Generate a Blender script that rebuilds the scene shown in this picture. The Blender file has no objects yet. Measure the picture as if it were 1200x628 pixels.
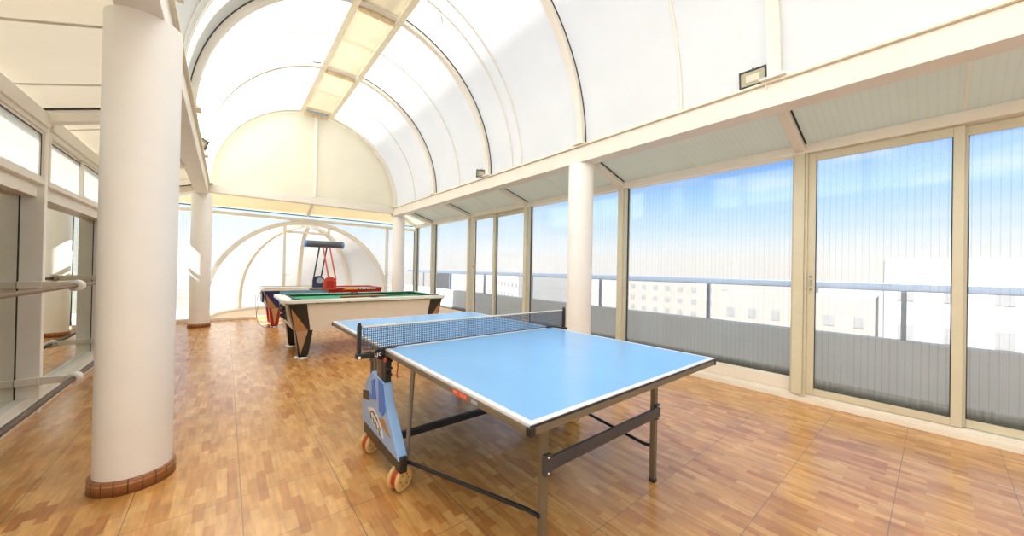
import bpy, bmesh, math, random
from mathutils import Vector, Matrix
from math import sin, cos, pi, radians, sqrt
random.seed(7)
sc = bpy.context.scene
COL = sc.collection

# ------------------------------------------------------------------ helpers
def nodes_of(m):
    m.use_nodes = True
    nt = m.node_tree
    nt.nodes.clear()
    return nt, nt.nodes, nt.links

def N(nt, typ, **kw):
    n = nt.nodes.new(typ)
    for k, v in kw.items():
        if k.startswith('i_'):
            n.inputs[int(k[2:])].default_value = v
        else:
            setattr(n, k, v)
    return n

def math_(nt, op, a, b=None, c=None):
    n = nt.nodes.new('ShaderNodeMath'); n.operation = op
    for i, v in enumerate((a, b, c)):
        if v is None: continue
        if isinstance(v, (int, float)): n.inputs[i].default_value = v
        else: nt.links.new(v, n.inputs[i])
    return n.outputs[0]

def mixc(nt, f, a, b, mode='MIX'):
    n = nt.nodes.new('ShaderNodeMix'); n.data_type = 'RGBA'; n.blend_type = mode
    for s, v in ((0, f), (6, a), (7, b)):
        if isinstance(v, (int, float)): n.inputs[s].default_value = v
        elif isinstance(v, tuple): n.inputs[s].default_value = v if len(v) == 4 else (*v, 1)
        else: nt.links.new(v, n.inputs[s])
    return n.outputs[2]

def paint(name, col, rough=.45, metal=0, var=.06, scale=6, bump=0, spec=.5, stretch=(1, 1, 1)):
    m = bpy.data.materials.new(name)
    nt, nd, lk = nodes_of(m)
    out = N(nt, 'ShaderNodeOutputMaterial'); b = N(nt, 'ShaderNodeBsdfPrincipled')
    tc = N(nt, 'ShaderNodeTexCoord'); mp = N(nt, 'ShaderNodeMapping')
    mp.inputs['Scale'].default_value = stretch
    lk.new(tc.outputs['Object'], mp.inputs[0])
    no = N(nt, 'ShaderNodeTexNoise'); no.inputs['Scale'].default_value = scale; no.inputs['Detail'].default_value = 5
    lk.new(mp.outputs[0], no.inputs['Vector'])
    dark = tuple(c * (1 - var * 2) for c in col); light = tuple(min(1, c * (1 + var)) for c in col)
    c = mixc(nt, no.outputs[0], dark, light)
    lk.new(c, b.inputs['Base Color'])
    b.inputs['Roughness'].default_value = rough; b.inputs['Metallic'].default_value = metal
    b.inputs['Specular IOR Level'].default_value = spec
    if bump:
        bp = N(nt, 'ShaderNodeBump'); bp.inputs['Strength'].default_value = bump; bp.inputs['Distance'].default_value = .002
        n2 = N(nt, 'ShaderNodeTexNoise'); n2.inputs['Scale'].default_value = scale * 30
        lk.new(tc.outputs['Object'], n2.inputs['Vector'])
        lk.new(n2.outputs[0], bp.inputs['Height']); lk.new(bp.outputs[0], b.inputs['Normal'])
    lk.new(b.outputs[0], out.inputs[0])
    return m

class MB:
    """collects shapes into one mesh"""
    def __init__(s): s.v = []; s.f = []; s.mi = []; s.cur = 0; s.sm = []; s.smooth = False
    def add(s, vs, fs):
        o = len(s.v); s.v += [tuple(v) for v in vs]
        for f in fs: s.f.append(tuple(i + o for i in f)); s.mi.append(s.cur); s.sm.append(s.smooth)
        return s
    def box(s, x0, x1, y0, y1, z0, z1):
        if x0 > x1: x0, x1 = x1, x0
        if y0 > y1: y0, y1 = y1, y0
        if z0 > z1: z0, z1 = z1, z0
        v = [(x, y, z) for z in (z0, z1) for y in (y0, y1) for x in (x0, x1)]
        return s.add(v, [(0, 2, 3, 1), (4, 5, 7, 6), (0, 1, 5, 4), (2, 6, 7, 3), (0, 4, 6, 2), (1, 3, 7, 5)])
    def hexa(s, bot, top):
        return s.add(list(bot) + list(top), [(3, 2, 1, 0), (4, 5, 6, 7), (0, 1, 5, 4), (1, 2, 6, 5), (2, 3, 7, 6), (3, 0, 4, 7)])
    def bar(s, p0, p1, w, h, up=(0, 0, 1)):
        """rectangular bar from p0 to p1, w across, h along up; p0,p1 on its axis"""
        p0 = Vector(p0); p1 = Vector(p1); d = (p1 - p0).normalized(); u = Vector(up)
        sd = d.cross(u).normalized(); u = sd.cross(d).normalized()
        q = []
        for p in (p0, p1):
            q.append([p - sd * w / 2 - u * h / 2, p + sd * w / 2 - u * h / 2, p + sd * w / 2 + u * h / 2, p - sd * w / 2 + u * h / 2])
        return s.hexa(q[0], q[1])
    def tube(s, pts, r, n=12, cap=True):
        pts = [Vector(p) for p in pts]; rings = []
        rr = r if isinstance(r, (list, tuple)) else [r] * len(pts)
        ref = None
        for i, p in enumerate(pts):
            if i == 0: d = pts[1] - p
            elif i == len(pts) - 1: d = p - pts[i - 1]
            else: d = (pts[i + 1] - p).normalized() + (p - pts[i - 1]).normalized()
            d.normalize()
            if ref is None:
                ref = Vector((0, 0, 1)) if abs(d.z) < .9 else Vector((1, 0, 0))
            a = d.cross(ref).normalized(); b = a.cross(d).normalized(); ref = b
            rings.append([p + (a * cos(2 * pi * k / n) + b * sin(2 * pi * k / n)) * rr[i] for k in range(n)])
        vs = [v for g in rings for v in g]; fs = []
        for i in range(len(pts) - 1):
            for k in range(n):
                k2 = (k + 1) % n
                fs.append((i * n + k, i * n + k2, (i + 1) * n + k2, (i + 1) * n + k))
        sm = s.smooth; s.smooth = True; s.add(vs, fs); s.smooth = sm
        if cap:
            s.add(rings[0], [tuple(range(n))[::-1]]); s.add(rings[-1], [tuple(range(n))])
        return s
    def lathe(s, prof, c=(0, 0, 0), n=40, axis='z'):
        """prof: list of (r, h)"""
        vs = []; fs = []
        for r, h in prof:
            for k in range(n):
                a = 2 * pi * k / n; p = (r * cos(a), r * sin(a), h)
                if axis == 'x': p = (h, r * cos(a), r * sin(a))
                if axis == 'y': p = (r * sin(a), h, r * cos(a))
                vs.append((p[0] + c[0], p[1] + c[1], p[2] + c[2]))
        for i in range(len(prof) - 1):
            for k in range(n):
                k2 = (k + 1) % n
                fs.append((i * n + k, i * n + k2, (i + 1) * n + k2, (i + 1) * n + k))
        sm = s.smooth; s.smooth = True; s.add(vs, fs); s.smooth = sm
        m = len(prof) - 1
        if prof[0][0] > 1e-6: s.add(vs[:n], [tuple(range(n))[::-1]])
        if prof[-1][0] > 1e-6: s.add(vs[m * n:], [tuple(range(n))])
        return s
    def prism(s, poly, axis, a0, a1):
        """poly of 2D points extruded along axis from a0 to a1 (2D coords are the other two axes in xyz order)"""
        def P(u, w, a):
            return {'x': (a, u, w), 'y': (u, a, w), 'z': (u, w, a)}[axis]
        n = len(poly)
        vs = [P(u, w, a0) for u, w in poly] + [P(u, w, a1) for u, w in poly]
        fs = [tuple(range(n))[::-1], tuple(range(n, 2 * n))] + [(i, (i + 1) % n, n + (i + 1) % n, n + i) for i in range(n)]
        return s.add(vs, fs)
    def sweep(s, rings, closed=False):
        """rings: list of equal-length closed cross-sections"""
        n = len(rings[0]); vs = [v for g in rings for v in g]; fs = []
        for i in range(len(rings) - 1):
            for k in range(n):
                k2 = (k + 1) % n
                fs.append((i * n + k, i * n + k2, (i + 1) * n + k2, (i + 1) * n + k))
        fs += [tuple(range(n))[::-1], tuple(range((len(rings) - 1) * n, len(rings) * n))]
        return s.add(vs, fs)
    def build(s, name, mat, parent=None, bevel=0, smooth=False):
        me = bpy.data.meshes.new(name); me.from_pydata(s.v, [], s.f)
        for m in (mat if isinstance(mat, (list, tuple)) else [mat]): me.materials.append(m)
        for p, i, sm in zip(me.polygons, s.mi, s.sm): p.material_index = i; p.use_smooth = sm or smooth
        bm = bmesh.new(); bm.from_mesh(me); bmesh.ops.recalc_face_normals(bm, faces=bm.faces); bm.to_mesh(me); bm.free()
        o = bpy.data.objects.new(name, me); COL.objects.link(o)
        if parent: o.parent = parent
        if bevel:
            b = o.modifiers.new('bevel', 'BEVEL'); b.width = bevel; b.segments = 2; b.limit_method = 'ANGLE'; b.angle_limit = radians(40)
            b.harden_normals = False
        return o

def struct(o): o['kind'] = 'structure'; return o
def tag(o, label, cat, group=None):
    o['label'] = label; o['category'] = cat
    if group: o['group'] = group
    return o
def empty(name, loc=(0, 0, 0), rz=0):
    o = bpy.data.objects.new(name, None); COL.objects.link(o); o.location = loc; o.rotation_euler = (0, 0, rz)
    o.empty_display_size = .1
    return o
def thing(name, label, cat, loc=(0, 0, 0), rz=0, group=None): return tag(empty(name, loc, rz), label, cat, group)
def copy_tree(o, parent=None):
    c = o.copy(); COL.objects.link(c)
    if parent: c.parent = parent
    for ch in list(o.children): copy_tree(ch, c)
    return c
def text_mesh(name, body, size, mat, parent, matrix, extrude=.0006, bold=0):
    cu = bpy.data.curves.new(name, 'FONT'); cu.body = body; cu.size = size; cu.extrude = extrude; cu.offset = bold
    cu.align_x = 'CENTER'; cu.align_y = 'CENTER'; cu.resolution_u = 3; cu.space_character = 1.18
    t = bpy.data.objects.new(name, cu); COL.objects.link(t)
    dg = bpy.context.evaluated_depsgraph_get(); me = bpy.data.meshes.new_from_object(t.evaluated_get(dg))
    bpy.data.objects.remove(t); me.transform(matrix); me.materials.clear(); me.materials.append(mat)
    o = bpy.data.objects.new(name, me); COL.objects.link(o); o.parent = parent
    return o

# ------------------------------------------------------------------ materials
WHITE = paint('cream_white_frame_paint', (.86, .825, .735), .42, var=.04, scale=3, bump=.05)
CREAM = paint('cream_beam_paint', (.765, .725, .645), .45, var=.05, scale=2.5)
POSTM = paint('yellow_beige_frame_paint', (.66, .63, .48), .45, var=.04)
PILLAR = paint('pillar_plaster_paint', (.91, .90, .87), .55, var=.03, scale=4, bump=.12)
BOARD = paint('cream_ceiling_board', (.84, .80, .70), .5, var=.05, scale=2, stretch=(1, 6, 1))
FINM = paint('beige_post_paint', (.93, .92, .85), .45, var=.04)
YELLOWED = paint('yellowed_ridge_paint', (.86, .79, .62), .5, var=.10, scale=9)
RUSTY = paint('stained_crossboard', (.80, .66, .40), .6, var=.25, scale=14)
BLACK = paint('black_plastic', (.018, .018, .02), .4, var=.1)
GASKET = paint('dark_gasket_rubber', (.03, .03, .025), .6, var=.1)
TAUPE = paint('taupe_steel', (.19, .155, .105), .42, .2, var=.08)
GREYSTEEL = paint('grey_steel_tube', (.22, .21, .19), .4, .4, var=.1)
DARKPLATE = paint('dark_grey_plate', (.07, .075, .09), .4, .3, var=.12)
CHROME = paint('chrome', (.75, .75, .73), .12, 1, var=.03)
BLUEPLASTIC = paint('light_blue_plastic', (.30, .50, .85), .35, var=.04)
BLUEDARK = paint('bright_blue_plastic', (.05, .20, .75), .35, var=.05)
BROWNPANEL = paint('brown_printed_panel', (.20, .12, .075), .5, var=.3, scale=40)
WHEELTAN = paint('tan_rubber_wheel', (.72, .47, .17), .5, var=.08)
WHEELRED = paint('red_wheel_hub', (.45, .05, .02), .4, var=.08)
REDLBL = paint('red_label', (.75, .07, .02), .45, var=.1, scale=60)
REDCORD = paint('dark_red_cord', (.30, .05, .02), .6, var=.1)
LBLGREY = paint('grey_blue_label', (.42, .47, .55), .45, var=.15, scale=90)
LETTER = paint('white_lettering', (.85, .85, .85), .5, var=.01)
TAPE = paint('cream_net_tape', (.80, .74, .60), .6, var=.04)
NETM = paint('navy_net_cord', (.065, .09, .15), .7, var=.1)
CREAMLAM = paint('cream_laminate', (.84, .77, .66), .35, var=.02)
WHITELAM = paint('white_laminate', (.88, .86, .82), .3, var=.02)
BROWNBLK = paint('black_brown_laminate', (.030, .024, .018), .35, var=.2, scale=20)
WOODINLAY = paint('orange_wood_inlay', (.50, .25, .09), .4, var=.2, scale=12, stretch=(8, 8, 1))
WOODPALE = paint('pale_wood_inlay', (.55, .36, .20), .4, var=.15, scale=12, stretch=(8, 8, 1))
FELT = paint('green_felt', (.03, .36, .17), .9, var=.06, scale=60)
FELTDARK = paint('dark_green_cushion', (.008, .13, .06), .85, var=.06, scale=60)
NAVY = paint('navy_laminate', (.014, .026, .13), .3, var=.1)
SKYLAM = paint('light_blue_laminate', (.16, .47, .72), .3, var=.05)
REDLAM = paint('red_laminate', (.38, .016, .010), .3, var=.06)
REDPAINT = paint('red_painted_steel', (.56, .065, .025), .35, var=.05)
NAVYSTEEL = paint('navy_painted_steel', (.02, .03, .075), .35, var=.1)
LAMPBODY = paint('slate_lamp_casing', (.10, .12, .15), .3, .2, var=.12)
LAMPBLUE = paint('blue_end_cap', (.12, .28, .55), .3, var=.05)
YELLOW = paint('yellow_graphic', (.80, .55, .05), .4, var=.05)
GLASSLAMP = paint('floodlight_glass', (.40, .37, .24), .12, 0, var=.12, scale=30)
BASETILE = None
BARWOOD = paint('worn_wood_bar', (.23, .14, .075), .45, var=.35, scale=10, stretch=(3, 1, 3))
PARAPET = paint('grey_parapet_render', (.52, .52, .49), .8, var=.04, scale=2)
TERRACE = paint('terrace_paving', (.62, .59, .53), .8, var=.06)
RAILM = paint('blue_grey_rail_steel', (.14, .18, .24), .4, .2, var=.05)
GROUND = paint('pale_town_ground', (.27, .25, .225), .9, var=.1, scale=.05)
HOUSE = paint('white_town_render', (.34, .33, .31), .8, var=.04, scale=.5)
HOUSE2 = paint('peach_town_render', (.27, .245, .215), .8, var=.04, scale=.5)
HWIN = paint('town_window_glass', (.22, .215, .21), .3, var=.1, scale=.5)
PEACH = paint('peach_step_tile', (.72, .52, .33), .5, var=.08, scale=8)
SHADEMAT = paint('grey_slat_paint', (.55, .55, .50), .6, var=.05)

# base trim of the pillars: brown mosaic with darker vertical joints and a pale groove
def base_trim_mat():
    m = bpy.data.materials.new('brown_skirting_tile'); nt, nd, lk = nodes_of(m)
    out = N(nt, 'ShaderNodeOutputMaterial'); b = N(nt, 'ShaderNodeBsdfPrincipled'); tc = N(nt, 'ShaderNodeTexCoord')
    sp = N(nt, 'ShaderNodeSeparateXYZ'); lk.new(tc.outputs['Object'], sp.inputs[0])
    ang = math_(nt, 'ARCTAN2', sp.outputs[1], sp.outputs[0])
    fr = math_(nt, 'FRACT', math_(nt, 'MULTIPLY', ang, 20 / (2 * pi)))
    j = math_(nt, 'LESS_THAN', fr, .10)
    no = N(nt, 'ShaderNodeTexNoise'); no.inputs['Scale'].default_value = 25; lk.new(tc.outputs['Object'], no.inputs['Vector'])
    c = mixc(nt, no.outputs[0], (.22, .08, .028), (.42, .17, .06))
    g = math_(nt, 'LESS_THAN', math_(nt, 'ABSOLUTE', math_(nt, 'SUBTRACT', sp.outputs[2], .058)), .004)
    c = mixc(nt, g, c, (.50, .26, .12))
    c = mixc(nt, j, c, (.10, .055, .02))
    lk.new(c, b.inputs['Base Color']); b.inputs['Roughness'].default_value = .35
    lk.new(b.outputs[0], out.inputs[0]); return m
BASETILE = base_trim_mat()

def floor_mat():
    m = bpy.data.materials.new('wood_look_floor_tile'); nt, nd, lk = nodes_of(m)
    out = N(nt, 'ShaderNodeOutputMaterial'); b = N(nt, 'ShaderNodeBsdfPrincipled'); tc = N(nt, 'ShaderNodeTexCoord')
    sp = N(nt, 'ShaderNodeSeparateXYZ'); lk.new(tc.outputs['Object'], sp.inputs[0])
    P = .4535
    def joint(o, off, w):
        fr = math_(nt, 'FRACT', math_(nt, 'ADD', math_(nt, 'DIVIDE', math_(nt, 'SUBTRACT', o, off), P), .5))
        return math_(nt, 'LESS_THAN', math_(nt, 'ABSOLUTE', math_(nt, 'SUBTRACT', fr, .5)), w / P / 2)
    jx = joint(sp.outputs[0], .09, .0050); jy = joint(sp.outputs[1], .145, .0038)
    jj = math_(nt, 'MAXIMUM', jx, jy)
    # little wooden strips printed on every tile, running across the hall
    mp = N(nt, 'ShaderNodeMapping'); mp.inputs['Rotation'].default_value = (0, 0, pi / 2); mp.inputs['Location'].default_value = (.03, .015, 0); lk.new(tc.outputs['Object'], mp.inputs[0])
    br = N(nt, 'ShaderNodeTexBrick'); lk.new(mp.outputs[0], br.inputs['Vector'])
    br.inputs['Scale'].default_value = 1; br.inputs['Brick Width'].default_value = .17; br.inputs['Row Height'].default_value = .0454
    br.inputs['Mortar Size'].default_value = .0; br.offset = .37; br.offset_frequency = 2; br.squash = 1
    br.inputs['Color1'].default_value = (0, 0, 0, 1); br.inputs['Color2'].default_value = (1, 1, 1, 1)
    br.inputs['Bias'].default_value = 0
    ramp = N(nt, 'ShaderNodeValToRGB'); lk.new(br.outputs[0], ramp.inputs[0])
    e = ramp.color_ramp.elements
    e[0].position = 0; e[0].color = (.46, .185, .050, 1); e[1].position = 1; e[1].color = (.70, .395, .135, 1)
    for p, c in ((.2, (.54, .25, .070, 1)), (.55, (.61, .31, .092, 1)), (.8, (.66, .35, .113, 1))):
        x = ramp.color_ramp.elements.new(p); x.color = c
    mg = N(nt, 'ShaderNodeMapping'); mg.inputs['Scale'].default_value = (45, 6, 1); lk.new(tc.outputs['Object'], mg.inputs[0])
    no = N(nt, 'ShaderNodeTexNoise'); no.inputs['Scale'].default_value = 1; no.inputs['Detail'].default_value = 6; lk.new(mg.outputs[0], no.inputs['Vector'])
    g = N(nt, 'ShaderNodeMapRange'); lk.new(no.outputs[0], g.inputs[0]); g.inputs[1].default_value = .3; g.inputs[2].default_value = .7
    g.inputs[3].default_value = .80; g.inputs[4].default_value = 1.15
    big = N(nt, 'ShaderNodeTexNoise'); big.inputs['Scale'].default_value = 5; lk.new(tc.outputs['Object'], big.inputs['Vector'])
    g2 = N(nt, 'ShaderNodeMapRange'); lk.new(big.outputs[0], g2.inputs[0]); g2.inputs[1].default_value = .3; g2.inputs[2].default_value = .7
    g2.inputs[3].default_value = .9; g2.inputs[4].default_value = 1.1
    k = math_(nt, 'MULTIPLY', g.outputs[0], g2.outputs[0])
    cb = N(nt, 'ShaderNodeCombineColor'); [lk.new(k, cb.inputs[i]) for i in range(3)]
    c = mixc(nt, 1.0, ramp.outputs[0], cb.outputs[0], 'MULTIPLY')
    c = mixc(nt, math_(nt, 'MULTIPLY', jj, .8), c, (.17, .13, .07))
    lk.new(c, b.inputs['Base Color'])
    rg = math_(nt, 'MULTIPLY_ADD', no.outputs[0], .10, .20); lk.new(rg, b.inputs['Roughness'])
    b.inputs['Specular IOR Level'].default_value = .85
    bp = N(nt, 'ShaderNodeBump'); bp.inputs['Strength'].default_value = .25; bp.inputs['Distance'].default_value = .002
    lk.new(math_(nt, 'SUBTRACT', 1, jj), bp.inputs['Height']); lk.new(bp.outputs[0], b.inputs['Normal'])
    lk.new(b.outputs[0], out.inputs[0]); return m
FLOOR = floor_mat()

def skin_mat(name, col, trans=.7, dirt=.06, ribs=None, rough=.5):
    """white translucent polycarbonate roof sheet"""
    m = bpy.data.materials.new(name); nt, nd, lk = nodes_of(m)
    out = N(nt, 'ShaderNodeOutputMaterial'); tc = N(nt, 'ShaderNodeTexCoord')
    no = N(nt, 'ShaderNodeTexNoise'); no.inputs['Scale'].default_value = 1.6; no.inputs['Detail'].default_value = 6
    lk.new(tc.outputs['Object'], no.inputs['Vector'])
    c = mixc(nt, no.outputs[0], tuple(x * (1 - dirt * 2) for x in col), col)
    if ribs:
        axis, pitch, dk = ribs
        sp = N(nt, 'ShaderNodeSeparateXYZ'); lk.new(tc.outputs['Object'], sp.inputs[0])
        fr = math_(nt, 'FRACT', math_(nt, 'DIVIDE', sp.outputs['xyz'.index(axis)], pitch))
        ln = math_(nt, 'LESS_THAN', fr, .28)
        c = mixc(nt, math_(nt, 'MULTIPLY', ln, dk), c, (0, 0, 0))
    d = N(nt, 'ShaderNodeBsdfDiffuse'); t = N(nt, 'ShaderNodeBsdfTranslucent')
    lk.new(c, d.inputs[0]); lk.new(c, t.inputs[0])
    mx = N(nt, 'ShaderNodeMixShader'); mx.inputs[0].default_value = trans
    lk.new(d.outputs[0], mx.inputs[1]); lk.new(t.outputs[0], mx.inputs[2])
    gl = N(nt, 'ShaderNodeBsdfGlossy'); gl.inputs['Roughness'].default_value = .35
    m2 = N(nt, 'ShaderNodeMixShader'); m2.inputs[0].default_value = .03
    lk.new(mx.outputs[0], m2.inputs[1]); lk.new(gl.outputs[0], m2.inputs[2])
    lk.new(m2.outputs[0], out.inputs[0]); return m
VAULT = skin_mat('white_translucent_vault_sheet', (.955, .93, .865), .57)
DOMESKIN = skin_mat('white_translucent_dome_sheet', (.86, .865, .84), .30)
TYMP = skin_mat('cream_translucent_gable_sheet', (.91, .88, .76), .36)
EAVESKIN = skin_mat('grey_ribbed_eave_sheet', (.91, .93, .83), .5, .06, ('y', .05, .03))
LEFTSKIN = skin_mat('cream_side_ceiling_sheet', (.88, .85, .77), .27, .04)
ENDSKIN = skin_mat('yellow_cream_eave_sheet', (.91, .85, .66), .34, .05)
FROST = skin_mat('frosted_white_glass', (.84, .855, .83), .40, .02)

def pane_mat(name, axis, milk=.22, pitch=.015, line=.25, dark_z=None, stretch=1):
    """clear multi-wall polycarbonate: mostly see-through with fine vertical channel walls and a milky veil"""
    m = bpy.data.materials.new(name); nt, nd, lk = nodes_of(m)
    out = N(nt, 'ShaderNodeOutputMaterial'); tc = N(nt, 'ShaderNodeTexCoord')
    sp = N(nt, 'ShaderNodeSeparateXYZ'); lk.new(tc.outputs['Object'], sp.inputs[0])
    a = sp.outputs['xyz'.index(axis)]
    fr = math_(nt, 'FRACT', math_(nt, 'DIVIDE', a, pitch))
    ln = math_(nt, 'LESS_THAN', fr, .16)
    ln2 = math_(nt, 'LESS_THAN', math_(nt, 'FRACT', math_(nt, 'DIVIDE', a, pitch * 3)), .15)
    n1 = N(nt, 'ShaderNodeTexNoise'); n1.noise_dimensions = '1D'; n1.inputs['Scale'].default_value = 30; n1.inputs['Detail'].default_value = 3
    lk.new(a, n1.inputs['W'])
    st = math_(nt, 'MULTIPLY', math_(nt, 'ADD', math_(nt, 'MULTIPLY', ln, .35), math_(nt, 'MULTIPLY', ln2, 1.0)), math_(nt, 'MULTIPLY_ADD', n1.outputs[0], .8, .5))
    st = math_(nt, 'MULTIPLY', st, line)
    tr = N(nt, 'ShaderNodeBsdfTransparent')
    tint = mixc(nt, st, (.97, .98, .98), (.60, .72, .84))
    if dark_z:  # pane tint goes darker towards the bottom, with a ragged upper edge
        z0, z1 = dark_z
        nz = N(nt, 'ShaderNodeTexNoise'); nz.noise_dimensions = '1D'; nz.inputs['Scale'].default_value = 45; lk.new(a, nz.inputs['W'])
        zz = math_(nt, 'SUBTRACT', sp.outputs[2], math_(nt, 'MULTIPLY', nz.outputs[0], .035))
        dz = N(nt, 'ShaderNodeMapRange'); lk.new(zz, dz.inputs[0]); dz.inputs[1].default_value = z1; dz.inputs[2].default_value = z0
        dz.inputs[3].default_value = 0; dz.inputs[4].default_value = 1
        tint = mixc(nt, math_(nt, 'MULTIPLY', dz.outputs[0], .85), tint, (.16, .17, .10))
    lk.new(tint, tr.inputs[0])
    n2 = N(nt, 'ShaderNodeTexNoise'); n2.inputs['Scale'].default_value = 1.2; n2.inputs['Detail'].default_value = 4
    mp = N(nt, 'ShaderNodeMapping'); mp.inputs['Scale'].default_value = (4, 4, .5); lk.new(tc.outputs['Object'], mp.inputs[0]); lk.new(mp.outputs[0], n2.inputs['Vector'])
    mk = math_(nt, 'MULTIPLY', math_(nt, 'MULTIPLY_ADD', n2.outputs[0], .9, .55), milk)
    d = N(nt, 'ShaderNodeBsdfDiffuse'); d.inputs[0].default_value = (.9, .9, .9, 1)
    t = N(nt, 'ShaderNodeBsdfTranslucent'); t.inputs[0].default_value = (.9, .9, .9, 1)
    mv = N(nt, 'ShaderNodeMixShader'); mv.inputs[0].default_value = .6; lk.new(d.outputs[0], mv.inputs[1]); lk.new(t.outputs[0], mv.inputs[2])
    m1 = N(nt, 'ShaderNodeMixShader'); lk.new(mk, m1.inputs[0]); lk.new(tr.outputs[0], m1.inputs[1]); lk.new(mv.outputs[0], m1.inputs[2])
    g = N(nt, 'ShaderNodeBsdfGlossy'); g.inputs['Roughness'].default_value = .08
    m2 = N(nt, 'ShaderNodeMixShader'); m2.inputs[0].default_value = .04; lk.new(m1.outputs[0], m2.inputs[1]); lk.new(g.outputs[0], m2.inputs[2])
    lk.new(m2.outputs[0], out.inputs[0]); return m
PANE = pane_mat('clear_ribbed_pane', 'y', .10, dark_z=(.22, .30))
PANEDOOR = pane_mat('clear_ribbed_door_pane', 'y', .10, dark_z=(.15, .24))
PANEEND = pane_mat('clear_ribbed_end_pane', 'x', .10, dark_z=None)
CLEAR = pane_mat('clear_vent_glass', 'y', .03, line=0)

def mirror_mat():
    m = bpy.data.materials.new('mirror_glass'); nt, nd, lk = nodes_of(m)
    out = N(nt, 'ShaderNodeOutputMaterial'); g = N(nt, 'ShaderNodeBsdfGlossy'); g.inputs['Roughness'].default_value = .0
    tc = N(nt, 'ShaderNodeTexCoord'); no = N(nt, 'ShaderNodeTexNoise'); no.inputs['Scale'].default_value = 2; lk.new(tc.outputs['Object'], no.inputs['Vector'])
    lk.new(mixc(nt, no.outputs[0], (.78, .80, .72), (.84, .86, .80)), g.inputs[0]); lk.new(g.outputs[0], out.inputs[0]); return m
MIRROR = mirror_mat()

def tabletop_mat():
    m = bpy.data.materials.new('blue_table_with_white_lines'); nt, nd, lk = nodes_of(m)
    out = N(nt, 'ShaderNodeOutputMaterial'); b = N(nt, 'ShaderNodeBsdfPrincipled'); tc = N(nt, 'ShaderNodeTexCoord')
    sp = N(nt, 'ShaderNodeSeparateXYZ'); lk.new(tc.outputs['Object'], sp.inputs[0])
    ax = math_(nt, 'ABSOLUTE', sp.outputs[0]); ay = math_(nt, 'ABSOLUTE', sp.outputs[1])
    w = math_(nt, 'MAXIMUM', math_(nt, 'GREATER_THAN', ax, .7385), math_(nt, 'GREATER_THAN', ay, 1.346))
    w = math_(nt, 'MAXIMUM', w, math_(nt, 'LESS_THAN', ay, .022))
    no = N(nt, 'ShaderNodeTexNoise'); no.inputs['Scale'].default_value = 3; no.inputs['Detail'].default_value = 4; lk.new(tc.outputs['Object'], no.inputs['Vector'])
    c = mixc(nt, no.outputs[0], (.185, .44, .80), (.225, .49, .85))
    c = mixc(nt, w, c, (.72, .75, .80)); lk.new(c, b.inputs['Base Color'])
    b.inputs['Roughness'].default_value = .22; b.inputs['Specular IOR Level'].default_value = .5
    lk.new(b.outputs[0], out.inputs[0]); return m
TTBLUE = tabletop_mat()

# ------------------------------------------------------------------ dimensions of the hall
Y0, YE = -5.3, 10.28                    # back and end wall
XR, XL = 4.58, -1.31                    # right glazing plane, mirror plane
POST = [-5.25, -3.2, -1.15, .89, 2.96, 5.07, 7.12, 9.05]
RIB = [-5.2, -3.2, -1.15, .87, 2.92, 4.98, 7.02, 9.28]
FIN = [-5.3, -3.48, -1.42, .64, 2.70, 4.76, 6.83, 8.89]
CX, CZ, RA, RB = 1.60, 2.88, 1.95, 2.05   # vault: centre, springing, half width, rise
def vault(th, off=0): return (CX - (RA + off) * cos(th), CZ + (RB + off) * sin(th))

tn = [0]
def trim(mb, mat, bevel=0.004):
    tn[0] += 1
    return struct(mb.build('trim_%d' % tn[0], mat, None, bevel))

# floor
struct(MB().box(-1.42, 4.72, Y0 - .1, YE + .06, -.12, 0).build('floor', FLOOR))
# vault skin, gable skin, side ceilings
mb = MB(); mb.smooth = True
NT = 56; ys = sorted(set([Y0] + RIB + [9.40]))
vs = []; fs = []
for y in ys:
    for i in range(NT + 1):
        x, z = vault(pi * i / NT); vs.append((x, y, z))
for j in range(len(ys) - 1):
    for i in range(NT):
        a = j * (NT + 1) + i; fs.append((a, a + 1, a + NT + 2, a + NT + 1))
# leave the small roof vent open next to the gable: it is glazed below
mb.add(vs, fs); struct(mb.build('ceiling', VAULT))
# gable sheet
poly = [vault(pi * i / NT) for i in range(NT + 1)]
struct(MB().prism(poly, 'y', 9.40, 9.41).build('wall_gable', TYMP))
def slab(name, q, mat, t=.02):
    top = [(x, y, z + t) for x, y, z in q]
    return struct(MB().hexa(q, top).build(name, mat))
slab('ceiling_right', [(3.66, Y0, 2.855), (4.55, Y0, 2.595), (4.55, 10.25, 2.595), (3.66, 9.50, 2.855)], EAVESKIN)
slab('ceiling_left', [(-.46, Y0, 2.79), (-.46, 9.5, 2.79), (-1.30, 10.25, 2.52), (-1.30, Y0, 2.52)], LEFTSKIN)
slab('ceiling_end', [(-.46, 9.5, 2.83), (3.66, 9.5, 2.855), (4.55, 10.25, 2.595), (-1.30, 10.25, 2.57)], ENDSKIN)
# back wall behind the camera, its unseen sheet made translucent as fill light
struct(MB().box(-1.42, 4.72, Y0 - .1, Y0, 0, 2.6).build('wall_back', skin_mat('white_back_fill_sheet', (.95, .94, .90), .65)))
struct(MB().prism([(-.6, 2.6)] + [(x, z) for x, z in poly] + [(3.8, 2.6)], 'y', Y0 - .08, Y0 - .02).build('wall_back_gable', VAULT))

# long beams, end beam
trim(MB().box(3.50, 3.70, Y0, 9.56, 2.68, 2.875), CREAM)
trim(MB().box(-.50, -.30, Y0, 9.56, 2.68, 2.875), CREAM)
trim(MB().box(-.30, 3.50, 9.37, 9.56, 2.74, 2.905), CREAM)
# lips on top of beams (stained sealing strip under the vault sheet)
trim(MB().box(3.47, 3.52, Y0, 9.37, 2.876, 2.896), YELLOWED)
trim(MB().box(-.32, -.27, Y0, 9.37, 2.876, 2.896), YELLOWED)

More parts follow.
